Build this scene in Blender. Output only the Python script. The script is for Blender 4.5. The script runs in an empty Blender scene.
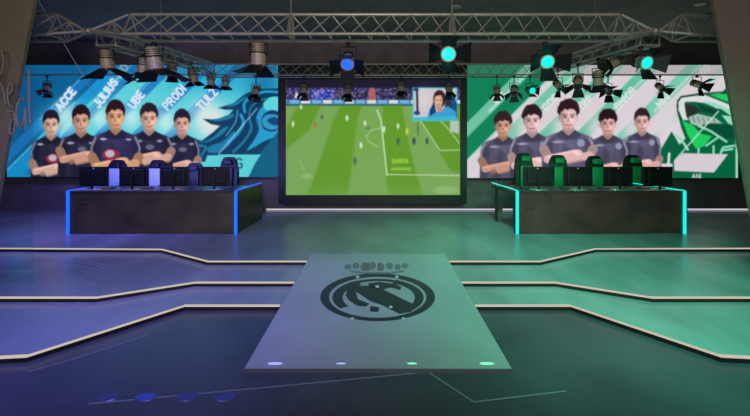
import bpy, bmesh, math, random
import numpy as np
from mathutils import Vector, Matrix

random.seed(7)
S = bpy.context.scene
COL = S.collection

# ------------------------------------------------------------------ camera
F = 360.0; CX = 378.0; CY = 147.0; EYE = 1.5
cam_data = bpy.data.cameras.new('camera')
cam_data.sensor_width = 36.0
cam_data.lens = 36.0 * F / 750.0
cam_data.shift_x = -(CX - 375.0) / 750.0
cam_data.shift_y = -(208.0 - CY) / 750.0
cam_data.clip_end = 100
cam = bpy.data.objects.new('camera', cam_data)
COL.objects.link(cam)
cam.location = (0, 0, EYE)
cam.rotation_euler = (math.pi / 2, 0, 0)
S.camera = cam

# ------------------------------------------------------------------ world, lights, exposure
W = bpy.data.worlds.new('world'); S.world = W
W.use_nodes = True
bg = W.node_tree.nodes['Background']
bg.inputs[0].default_value = (0.86, 0.80, 0.82, 1)
bg.inputs[1].default_value = 0.5
S.view_settings.view_transform = 'Standard'
S.view_settings.look = 'None'
S.view_settings.exposure = 0.0
S.view_settings.gamma = 1.0
S.view_settings.use_curve_mapping = False
S.cycles.use_denoising = True
S.cycles.max_bounces = 6


def spot_light(name, loc, target, color, power, angle=90, blend=0.9, radius=0.35):
    d = bpy.data.lights.new(name, 'SPOT')
    d.color = color; d.energy = power; d.spot_size = math.radians(angle)
    d.spot_blend = blend; d.shadow_soft_size = radius
    o = bpy.data.objects.new(name, d); COL.objects.link(o)
    o.location = loc
    o.rotation_euler = (Vector(target) - Vector(loc)).to_track_quat('-Z', 'Y').to_euler()
    return o


BLUE = (0.20, 0.21, 1.0); GREEN = (0.10, 1.0, 0.56)
spot_light('blue_wash_light', (-2.3, 2.2, 2.75), (-2.5, 4.2, 0), BLUE, 330, 120)
spot_light('blue_wash_light', (-5.0, 5.6, 2.8), (-5.4, 7.9, 0), BLUE, 330, 140, radius=0.1)
spot_light('green_wash_light', (2.3, 2.2, 2.75), (2.5, 4.2, 0), GREEN, 370, 120)
spot_light('green_wash_light', (2.0, 5.6, 2.8), (2.2, 6.2, 0), GREEN, 150, 120, radius=0.1)
spot_light('added_fill_light', (0.0, -1.5, 2.9), (0, 5.0, 3.1), (1.0, 0.9, 0.8), 420, 95)  # unseen fill added to lift the trusses, ceiling and back wall
spot_light('added_fill_light', (-4.6, 0.5, 3.0), (-4.3, 4.2, 2.2), (1.0, 0.86, 0.62), 50, 50)  # unseen warm fill aimed at the left portal panel
spot_light('added_fill_light', (4.6, 0.5, 3.0), (4.3, 4.2, 2.2), (1.0, 0.86, 0.74), 42, 50)  # unseen warm fill aimed at the right portal panel


# ------------------------------------------------------------------ helpers
def s2l(c):
    out = []
    for v in c[:3]:
        v = v / 255.0
        out.append(v / 12.92 if v <= 0.04045 else ((v + 0.055) / 1.055) ** 2.4)
    return tuple(out)


def P(px, py, Y):
    """a point of the picture brought back to the depth Y of the place"""
    return Vector(((px - CX) * Y / F, Y, EYE - (py - CY) * Y / F))


def G(px, py, z=0.0):
    """a point of the picture brought back to the height z"""
    Y = F * (EYE - z) / (py - CY)
    return Vector(((px - CX) * Y / F, Y, z))


def mat(name, col, rough=0.6, metal=0.0, noise=0.0, nscale=8.0, bump=0.0, spec=0.5, linear=False, stretch=None, coat=0.0):
    m = bpy.data.materials.new(name); m.use_nodes = True
    nt = m.node_tree; b = nt.nodes['Principled BSDF']
    c = col if linear else s2l(col)
    b.inputs['Base Color'].default_value = (*c, 1)
    b.inputs['Roughness'].default_value = rough
    b.inputs['Metallic'].default_value = metal
    b.inputs['Specular IOR Level'].default_value = spec
    if coat: b.inputs['Coat Weight'].default_value = coat
    if noise or bump:
        tc = nt.nodes.new('ShaderNodeTexCoord')
        mp = nt.nodes.new('ShaderNodeMapping')
        if stretch: mp.inputs['Scale'].default_value = stretch
        n = nt.nodes.new('ShaderNodeTexNoise'); n.inputs['Scale'].default_value = nscale
        n.inputs['Detail'].default_value = 5
        nt.links.new(tc.outputs['Object'], mp.inputs[0]); nt.links.new(mp.outputs[0], n.inputs['Vector'])
        if noise:
            r = nt.nodes.new('ShaderNodeValToRGB')
            r.color_ramp.elements[0].position = 0.3; r.color_ramp.elements[1].position = 0.72
            r.color_ramp.elements[0].color = (*[v * (1 - noise) for v in c], 1)
            r.color_ramp.elements[1].color = (*[min(1, v * (1 + noise)) for v in c], 1)
            nt.links.new(n.outputs['Fac'], r.inputs[0]); nt.links.new(r.outputs[0], b.inputs['Base Color'])
        if bump:
            bp = nt.nodes.new('ShaderNodeBump'); bp.inputs['Strength'].default_value = bump
            bp.inputs['Distance'].default_value = 0.01
            nt.links.new(n.outputs['Fac'], bp.inputs['Height']); nt.links.new(bp.outputs[0], b.inputs['Normal'])
    return m


def emit(name, col, strength=1.0):
    m = mat(name, (10, 10, 10), 0.5)
    b = m.node_tree.nodes['Principled BSDF']
    b.inputs['Emission Color'].default_value = (*s2l(col), 1)
    b.inputs['Emission Strength'].default_value = strength
    return m


M = {
    'stage': mat('stage_floor', (150, 152, 158), 0.30, noise=0.25, nscale=2.0, bump=0.05, stretch=(1, 0.4, 1)),
    'step': mat('step_floor', (165, 168, 175), 0.26, noise=0.2, nscale=2.0, bump=0.05, stretch=(1, 0.4, 1)),
    'front': mat('front_floor', (84, 84, 96), 0.3, noise=0.25, nscale=1.6, bump=0.05),
    'runway': mat('runway_vinyl', (184, 180, 186), 0.32, noise=0.10, nscale=1.5),
    'runway_edge': mat('runway_edge', (104, 104, 116), 0.5),
    'ink': mat('crest_ink', (54, 58, 70), 0.4),
    'ink_pale': mat('crown_ink', (134, 130, 138), 0.4, noise=0.2, nscale=20),
    'ink_rose': mat('crown_rose_ink', (140, 112, 110), 0.4),
    'wall': mat('back_wall', (120, 106, 110), 0.8, noise=0.2, nscale=3),
    'ceiling': mat('ceiling', (112, 104, 100), 0.9, noise=0.15, nscale=2),
    'portal': mat('portal_panel', (150, 134, 112), 0.7, noise=0.08, nscale=3, bump=0.05),
    'black': mat('black_plastic', (24, 23, 24), 0.45),
    'flap': mat('black_sheet_metal', (12, 11, 14), 0.5),
    'desk': mat('desk_front', (84, 72, 52), 0.35, noise=0.35, nscale=2.5),
    'desk_warm': mat('desk_front_brown', (100, 62, 60), 0.35, noise=0.35, nscale=2.5),
    'desk_top': mat('desk_top', (62, 58, 66), 0.3),
    'desk_side': mat('desk_side', (52, 56, 44), 0.4, noise=0.3, nscale=6),
    'alu': mat('truss_aluminium', (190, 184, 174), 0.42, metal=0.55, noise=0.15, nscale=12),
    'body': mat('lamp_housing', (196, 176, 150), 0.5, metal=0.2, noise=0.12, nscale=20),
    'glass_dark': mat('unlit_lens', (70, 74, 96), 0.15, metal=0.2),
    'lens_blue': emit('lit_lens_blue', (38, 92, 245), 1.6),
    'lens_cyan': emit('lit_lens_cyan', (0, 222, 205), 1.5),
    'led_blue': emit('led_blue', (22, 96, 255), 1.5),
    'led_cyan': emit('led_cyan', (20, 224, 215), 1.3),
    'led_warm': emit('led_warm_white', (202, 190, 174), 1.0),
    'led_wall': emit('led_wall_white', (200, 198, 208), 1.0),
    'nosing': mat('step_nosing', (34, 27, 26), 0.6),
    'leather_black': mat('black_leather', (26, 28, 30), 0.45),
    'leather_green': mat('green_leather', (20, 130, 84), 0.45),
    'leather_white': mat('white_leather', (205, 208, 225), 0.45),
    'leather_navy': mat('navy_leather', (30, 26, 50), 0.45),
    'mon_glow_b': emit('monitor_picture_blue', (130, 140, 255), 14.0),
    'mon_glow_g': emit('monitor_picture_green', (60, 225, 150), 8.0),
    'glint_b': emit('runway_glint_blue', (150, 160, 255), 1.4),  # glow imitating a lamp mirrored in the runway
    'glint_g': emit('runway_glint_green', (120, 255, 190), 1.4),
    'dot_b': emit('floor_reflection_blue', (38, 42, 120), 0.8),  # glow imitating blue lamps mirrored in the front floor
    'dot_b2': emit('floor_reflection_blue_bright', (36, 50, 160), 0.9),
    'letter': mat('pale_lettering', (150, 140, 118), 0.5),
    'mark': mat('floor_marking_tape', (150, 150, 158), 0.5),
    'dot': mat('badge_grey', (150, 148, 150), 0.4),
    'rubber': mat('rubber', (16, 16, 17), 0.7),
}


def link(name, me, m, parent=None):
    o = bpy.data.objects.new(name, me); COL.objects.link(o)
    if m is not None: me.materials.append(m)
    if parent: o.parent = parent
    return o


def obj(name, bm, m, parent=None, smooth=False):
    me = bpy.data.meshes.new(name)
    bmesh.ops.recalc_face_normals(bm, faces=bm.faces[:])
    bm.to_mesh(me); bm.free()
    if smooth:
        for p in me.polygons: p.use_smooth = True
    return link(name, me, m, parent)


def tag(o, label, cat, group=None):
    o['label'] = label; o['category'] = cat
    if group: o['group'] = group
    return o


def empty(name, loc, label, cat, group=None):
    o = bpy.data.objects.new(name, None); COL.objects.link(o)
    o.location = loc; o.empty_display_size = 0.1
    return tag(o, label, cat, group)


def struct(o):
    o['kind'] = 'structure'; return o


def BM(): return bmesh.new()


def box(bm, x0, x1, y0, y1, z0, z1, bevel=0.0, mtx=None):
    t = bmesh.new()
    bmesh.ops.create_cube(t, size=1)
    for v in t.verts:
        v.co = Vector(((x0 + x1) / 2 + v.co.x * (x1 - x0), (y0 + y1) / 2 + v.co.y * (y1 - y0), (z0 + z1) / 2 + v.co.z * (z1 - z0)))
    if bevel: bmesh.ops.bevel(t, geom=t.edges[:], offset=bevel, segments=2, affect='EDGES', profile=0.5)
    merge(bm, t, mtx)


def merge(bm, t, mtx=None):
    if mtx is not None: bmesh.ops.transform(t, matrix=mtx, verts=t.verts[:])
    mp = {v: bm.verts.new(v.co) for v in t.verts}
    for f in t.faces:
        try: bm.faces.new([mp[v] for v in f.verts])
        except ValueError: pass
    t.free()


def tube(bm, a, b, r, r2=None, seg=8):
    a = Vector(a); b = Vector(b)
    r2 = r if r2 is None else r2
    d = b - a
    if d.length < 1e-6: return
    q = d.to_track_quat('Z', 'Y').to_matrix()
    ra, rb = [], []
    for i in range(seg):
        t = 2 * math.pi * i / seg
        c = q @ Vector((math.cos(t), math.sin(t), 0))
        ra.append(bm.verts.new(a + c * r)); rb.append(bm.verts.new(b + c * r2))
    for i in range(seg):
        j = (i + 1) % seg
        bm.faces.new((ra[i], ra[j], rb[j], rb[i]))
    bm.faces.new(ra[::-1]); bm.faces.new(rb)


def polytube(bm, pts, r, seg=6):
    for a, b in zip(pts[:-1], pts[1:]): tube(bm, a, b, r, seg=seg)


def lathe(bm, prof, seg=20, mtx=None):
    """prof: (radius, z) pairs from top to bottom"""
    t = bmesh.new(); rings = []
    for r, z in prof:
        rings.append([t.verts.new((r * math.cos(2 * math.pi * i / seg), r * math.sin(2 * math.pi * i / seg), z)) for i in range(seg)])
    for a, b in zip(rings[:-1], rings[1:]):
        for i in range(seg):
            j = (i + 1) % seg
            t.faces.new((a[i], a[j], b[j], b[i]))
    t.faces.new(rings[0]); t.faces.new(rings[-1][::-1])
    merge(bm, t, mtx)


def prism_x(bm, prof, x0, x1):
    """prof: (y, z) outline pushed from x0 to x1"""
    a = [bm.verts.new((x0, y, z)) for y, z in prof]; b = [bm.verts.new((x1, y, z)) for y, z in prof]
    n = len(prof)
    for i in range(n):
        j = (i + 1) % n; bm.faces.new((a[i], a[j], b[j], b[i]))
    bm.faces.new(a[::-1]); bm.faces.new(b)


def prism_z(bm, poly, z0, z1):
    a = [bm.verts.new((p[0], p[1], z0)) for p in poly]; b = [bm.verts.new((p[0], p[1], z1)) for p in poly]
    n = len(poly)
    for i in range(n):
        j = (i + 1) % n; bm.faces.new((a[i], a[j], b[j], b[i]))
    bm.faces.new(a[::-1]); bm.faces.new(b)


def prism_y(bm, poly, y0, y1):
    a = [bm.verts.new((p[0], y0, p[1])) for p in poly]; b = [bm.verts.new((p[0], y1, p[1])) for p in poly]
    n = len(poly)
    for i in range(n):
        j = (i + 1) % n; bm.faces.new((a[i], a[j], b[j], b[i]))
    bm.faces.new(a[::-1]); bm.faces.new(b)


# ------------------------------------------------------------------ room shell
L1, L2, L3 = -0.05, -0.10, -0.15        # heights of the three lower floor levels
BACK = 8.6; XS = 9.6


def edge_line(pts, z):
    return [G(x, y, z) for x, y in pts]


E1 = edge_line([(0, 248), (162, 249), (208, 261), (540, 261), (595, 248.5), (750, 248)], 0)
E2 = edge_line([(0, 297), (97, 297), (195, 282), (555, 282), (652, 297), (750, 297)], L1)
E3 = edge_line([(0, 356.5), (28, 355), (185, 305), (570, 305), (720, 355), (750, 356.5)], L2)
for E in (E1, E2, E3):
    d = (E[0] - E[1]).normalized(); E[0] = E[0] + d * ((E[0].x + XS) / -d.x)
    d = (E[-1] - E[-2]).normalized(); E[-1] = E[-1] + d * ((XS - E[-1].x) / d.x)


def level(E, z_top, y_back, m):
    bm = BM()
    prism_z(bm, [(p.x, p.y) for p in E] + [(XS, y_back), (-XS, y_back)], z_top - 0.05 if z_top else -0.05, z_top)
    struct(obj('floor', bm, m))


bm = BM(); box(bm, -XS, XS, -3.0, BACK, -0.35, L3); struct(obj('floor', bm, M['front']))
level(E3, L2, BACK, M['step']); level(E2, L1, BACK, M['step']); level(E1, 0.0, BACK, M['stage'])
bm = BM(); box(bm, -XS, XS, BACK, BACK + 0.15, L3, 4.15); struct(obj('wall_back', bm, M['wall']))
bm = BM(); box(bm, -XS, XS, -3.0, BACK, 4.0, 4.15); struct(obj('ceiling', bm, M['ceiling']))
bm = BM(); box(bm, -XS - 0.15, -XS, -3.0, BACK, -0.35, 4.15); struct(obj('wall_left', bm, M['wall']))
bm = BM(); box(bm, XS, XS + 0.15, -3.0, BACK, -0.35, 4.15); struct(obj('wall_right', bm, M['wall']))


# slanted portal panels at both sides of the stage
def portal(side, pts, label):
    bm = BM(); prism_y(bm, pts, 4.15, 4.19)
    o = obj('portal_panel', bm, M['portal' if side < 0 else 'portal_r'])
    return tag(o, label, 'panel')


M['portal_r'] = mat('portal_panel_taupe', (124, 112, 100), 0.7, noise=0.08, nscale=3, bump=0.05)
a = P(34, 0, 4.15); b = P(1, 178, 4.15); s = (b.x - a.x) / (b.z - a.z)
xl = lambda z: a.x + s * (z - a.z)
portal(-1, [(xl(L3), L3), (xl(3.998), 3.998), (-7.2, 3.998), (-7.2, L3)], 'olive brown slanted portal panel at the left edge of the stage')
a2 = P(713, 0, 4.15); b2 = P(746, 180, 4.15); s2 = (b2.x - a2.x) / (b2.z - a2.z)
xr = lambda z: a2.x + s2 * (z - a2.z)
portal(1, [(xr(L3), L3), (7.2, L3), (7.2, 3.998), (xr(3.998), 3.998)], 'taupe slanted portal panel at the right edge of the stage')


# ------------------------------------------------------------------ step edge lights
def step_light(E, z, i0, i1, xa, xb, label):
    """E nodes; the strip runs on the riser from x=xa to x=xb along the edge line"""
    pts = []
    for p, q in zip(E[:-1], E[1:]):
        for (u, v) in ((p, q),):
            lo, hi = max(xa, u.x), min(xb, v.x)
            if lo < hi - 1e-6:
                for x in (lo, hi):
                    t = (x - u.x) / (v.x - u.x); w = u + (v - u) * t
                    if not pts or (w - pts[-1]).length > 1e-4: pts.append(w)
    root = empty('step_edge_light', pts[0] + Vector((0, -0.01, -0.05)), label, 'step light', 'lit step edges')
    off = root.location
    led = BM(); base = BM()
    for (bmx, y0, y1, z0, z1) in ((led, -0.012, 0.008, -0.0135, 0.002), (base, -0.010, 0.004, -0.049, -0.014)):
        va = []
        for w in pts:
            va.append([bmx.verts.new(Vector((w.x, w.y + dy, z + dz)) - off) for dy, dz in ((y0, z0), (y0, z1), (y1, z1), (y1, z0))])
        for c, d in zip(va[:-1], va[1:]):
            for k in range(4): bmx.faces.new((c[k], c[(k + 1) % 4], d[(k + 1) % 4], d[k]))
        bmx.faces.new(va[0]); bmx.faces.new(va[-1][::-1])
    obj('light_strip', led, M['led_warm'], root); obj('riser_profile', base, M['nosing'], root)


def RX(px, py, z): return G(px, py, z).x
step_light(E1, 0, 0, 0, -9.5, RX(309, 261, 0), 'glowing white step edge left of the runway, farthest back of three')
step_light(E1, 0, 0, 0, RX(445, 261, 0), 9.5, 'glowing white step edge right of the runway, farthest back of three')
step_light(E2, L1, 0, 0, -9.5, RX(294, 282, L1), 'glowing white step edge left of the runway, middle of three')
step_light(E2, L1, 0, 0, RX(460, 282, L1), 9.5, 'glowing white step edge right of the runway, middle of three')
step_light(E3, L2, 0, 0, -9.5, RX(280, 305, L2), 'glowing white step edge left of the runway, lowest and nearest of three')
step_light(E3, L2, 0, 0, RX(475, 305, L2), 9.5, 'glowing white step edge right of the runway, lowest and nearest of three')

# ------------------------------------------------------------------ runway with the crest
YB = 5.02; YT = 4.78; YF = F * (EYE + 0.125) / (369.0 - CY)
ZT, ZF = 0.012, -0.125
s_r = (ZF - ZT) / (YF - YT)
def ramp_z(y): return ZT if y > YT else ZT + (y - YT) * s_r
def R(px, py, lift=0.0):
    k = (py - CY) / F
    Y = (EYE - ZT + YT * s_r) / (k + s_r)
    if Y > YT: Y = (EYE - ZT) / k
    return Vector(((px - CX) * Y / F, Y, ramp_z(Y) + lift))

wf = 134.0 * YF / F; wb = 66.0 * YB / F
y1, y2, y3 = E1[2].y, E2[2].y, E3[2].y
root = empty('runway', (0, YF, L3), 'pale grey sloping runway with a round printed crest in the middle', 'runway')
off = root.location
bm = BM()
secs = []
for y, bots in ((YB, (0.0005,)), (YT, (0.0005,)), (y1 - 0.014, (0.0005, L1 + .0005)), (y2 - 0.014, (L1 + .0005, L2 + .0005)), (y3 - 0.014, (L2 + .0005, L3 + .0005)), (YF, (L3 + .0005,))):
    for b_ in bots: secs.append((y, ramp_z(y), b_))
rows = []
for y, zt, zb in secs:
    w = wb + (wf - wb) * (YB - y) / (YB - YF)
    rows.append([bm.verts.new(Vector(v) - off) for v in ((-w, y, zb), (-w, y, zt), (w, y, zt), (w, y, zb))])
for c, d in zip(rows[:-1], rows[1:]):
    for k in range(4):
        try: bm.faces.new((c[k], c[(k + 1) % 4], d[(k + 1) % 4], d[k]))
        except ValueError: pass
bm.faces.new(rows[0]); bm.faces.new(rows[-1][::-1])
bmesh.ops.remove_doubles(bm, verts=bm.verts[:], dist=1e-5)
obj('deck', bm, M['runway'], root)
bm = BM(); box(bm, -wf - 0.004, wf + 0.004, YF - 0.012, YF, L3 + 0.001, ZF + 0.003)
bmesh.ops.translate(bm, verts=bm.verts[:], vec=-off)
obj('front_edge', bm, M['runway_edge'], root)

# crest printed on the deck: thin ink shapes lying on the sloping surface
def ink_poly(bm, pts, lift=0.0015):
    vs = [bm.verts.new(R(x, y, lift) - off) for x, y in pts]
    bm.faces.new(vs)

def zc(x, y): return (300 + x / 4.6875, 250 + y / 4.6875)

def ring(bm, cx, cy, rx0, ry0, rx1, ry1, a0=0, a1=360, n=72, lift=0.0015):
    prev = None
    n = max(8, int(n * abs(a1 - a0) / 360))
    for i in range(n + 1):
        t = math.radians(a0 + (a1 - a0) * i / n)
        o_ = zc(cx + rx0 * math.cos(t), cy - ry0 * math.sin(t)); i_ = zc(cx + rx1 * math.cos(t), cy - ry1 * math.sin(t))
        cur = (bm.verts.new(R(*o_, lift) - off), bm.verts.new(R(*i_, lift) - off))
        if prev: bm.faces.new((prev[0], cur[0], cur[1], prev[1]))
        prev = cur

bm = BM()
ring(bm, 364, 222, 269, 112, 228, 96)
ring(bm, 366, 224, 214, 90, 166, 72, 118, 214)
ring(bm, 366, 224, 214, 90, 172, 74, -42, 62)
ring(bm, 366, 224, 214, 88, 196, 78, 62, 118, lift=0.0018)
for pts in ([(238, 150), (285, 168), (335, 168), (360, 180), (400, 190), (470, 225), (548, 262), (520, 290), (468, 300), (430, 282), (392, 262), (330, 240), (270, 200), (215, 190)],
            [(318, 158), (370, 150), (430, 158), (455, 140), (478, 150), (450, 160), (476, 176), (470, 188), (425, 176), (385, 188), (330, 178)],
            [(222, 188), (262, 200), (272, 232), (325, 252), (310, 266), (268, 262), (228, 236), (214, 212)],
            [(330, 262), (372, 270), (366, 292), (328, 288)]):
    ink_poly(bm, [zc(*p) for p in pts], 0.0021)
cr = obj('crest', bm, M['ink'], root); cr['label'] = 'dark round crest with interlaced letters'
bm = BM()
for i, x in enumerate((225, 262, 300, 340, 380, 420, 458, 492)):
    h = 26 - abs(x - 358) * 0.08
    pts = [(x + 17 * math.cos(t * math.pi / 6), 80 - (i % 2) * 6 + h * 0.8 * math.sin(t * math.pi / 6)) for t in range(12)]
    ink_poly(bm, [zc(*p) for p in pts], 0.0012 + 0.0002 * (i % 2))
ink_poly(bm, [zc(*p) for p in [(235, 96), (300, 104), (420, 104), (490, 94), (486, 104), (420, 112), (300, 112), (240, 105)]], 0.0018)
obj('crown', bm, M['ink_pale'], root)
bm = BM()
for x in (300, 318, 372): ink_poly(bm, [zc(*p) for p in [(x - 8, 60), (x + 8, 60), (x + 10, 98), (x - 10, 98)]], 0.0022)
obj('crown_stone', bm, M['ink_rose'], root)
bm = BM()
for x, y in ((270, 127), (454, 127), (426, 268), (362, 172), (245, 322), (485, 322)):
    ink_poly(bm, [zc(x + 9 * math.cos(t * math.pi / 5), y + 6 * math.sin(t * math.pi / 5)) for t in range(10)], 0.0026)
obj('crest_highlight', bm, mat('crest_pearl', (225, 222, 205), 0.3), root)

for (px, m, w) in ((275, 'glint_b', 'blue'), (341, 'glint_b', 'blue'), (412, 'glint_g', 'green'), (487, 'glint_g', 'green')):  # glowing ovals stand in for lamp reflections on the runway front
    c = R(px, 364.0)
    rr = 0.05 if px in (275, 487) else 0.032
    nm = {275: 'small blue-white painted reflection at the left end of the runway front', 341: 'fainter blue painted reflection on the runway front, left of centre',
          412: 'fainter green painted reflection on the runway front, right of centre', 487: 'bright green painted reflection at the right end of the runway front'}[px]
    rt = empty('runway_glint', (c.x, c.y, ramp_z(c.y)), nm, 'recessed light', 'painted lamp reflections along the runway front')  # painted lamp reflections, no recessed fixtures here
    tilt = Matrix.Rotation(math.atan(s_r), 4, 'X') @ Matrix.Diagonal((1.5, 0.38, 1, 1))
    b1 = BM(); lathe(b1, [(rr * 0.9, 0.004), (rr, 0.001)], 24, tilt); obj('bezel', b1, M['runway'], rt)  # rim of the painted reflection, not a fixture
    b2 = BM(); lathe(b2, [(rr * 0.7, 0.0055), (rr * 0.74, 0.004)], 24, tilt); obj('lens', b2, M[m], rt)  # glowing oval standing in for a lamp reflection, no real lens

for i, (px, m) in enumerate(((108, 'dot_b'), (146, 'dot_b2'), (187, 'dot_b'), (226, 'dot_b'))):  # glowing blue ovals painted as lamp reflections in the floor, no fixtures
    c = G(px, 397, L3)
    rt = empty('floor_reflection_dot', (c.x, c.y, L3),
               ('dim blue oval painted reflection near the lower left, %s' % ('leftmost of four', 'second from left and brightest of four', 'third from left of four', 'rightmost of four, nearest the runway')[i]), 'painted reflection', 'painted blue reflections at the front left')
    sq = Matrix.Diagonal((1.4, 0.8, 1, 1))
    b1 = BM(); lathe(b1, [(0.05, 0.003), (0.056, 0.0)], 24, sq); obj('bezel', b1, M['front'], rt)  # rim of the painted reflection, not a fixture
    b2 = BM(); lathe(b2, [(0.044, 0.0045), (0.046, 0.003)], 24, sq); obj('lens', b2, M[m], rt)  # glowing oval standing in for a lamp reflection, no real lens

# tape lines on the front floor
for pts, lab in (([(88, 404), (260, 388), (428, 372)], 'faint thin floor line crossing the dark floor before the runway front'),
                 ([(428, 372), (474, 402), (566, 391)], 'faint bent floor line to the right of the runway front'),
                 ([(28, 372), (80, 357), (150, 334)], 'faint thin floor line below the left lowest step edge')):
    bm = BM()
    q = [G(x, y, L3) for x, y in pts]
    for u, v in zip(q[:-1], q[1:]):
        d = (v - u).normalized(); n_ = Vector((-d.y, d.x, 0)) * 0.005
        prism_z(bm, [(u + n_)[:2], (u - n_)[:2], (v - n_)[:2], (v + n_)[:2]], L3, L3 + 0.0015)
    o = obj('floor_line', bm, M['mark']); tag(o, lab, 'floor marking')

ghost = bpy.data.materials.new('pale_ghost_reflection'); ghost.use_nodes = True  # pale strokes painting a ghost reflection onto the steps
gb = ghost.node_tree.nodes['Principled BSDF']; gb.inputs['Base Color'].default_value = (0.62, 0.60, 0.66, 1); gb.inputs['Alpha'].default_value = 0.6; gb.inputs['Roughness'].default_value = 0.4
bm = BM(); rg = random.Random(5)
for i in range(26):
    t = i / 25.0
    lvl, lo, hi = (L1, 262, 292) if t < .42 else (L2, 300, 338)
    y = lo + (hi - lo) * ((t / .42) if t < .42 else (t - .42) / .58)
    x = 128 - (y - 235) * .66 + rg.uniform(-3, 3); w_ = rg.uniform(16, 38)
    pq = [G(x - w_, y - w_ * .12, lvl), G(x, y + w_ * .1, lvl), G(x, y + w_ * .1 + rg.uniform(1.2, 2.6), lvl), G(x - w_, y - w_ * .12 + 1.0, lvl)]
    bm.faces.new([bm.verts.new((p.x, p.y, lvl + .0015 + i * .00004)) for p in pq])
o = obj('reflection_streaks', bm, ghost); tag(o, 'pale painted reflection streaks on the blue-lit steps at the left', 'floor marking'); o['kind'] = 'stuff'

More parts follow.
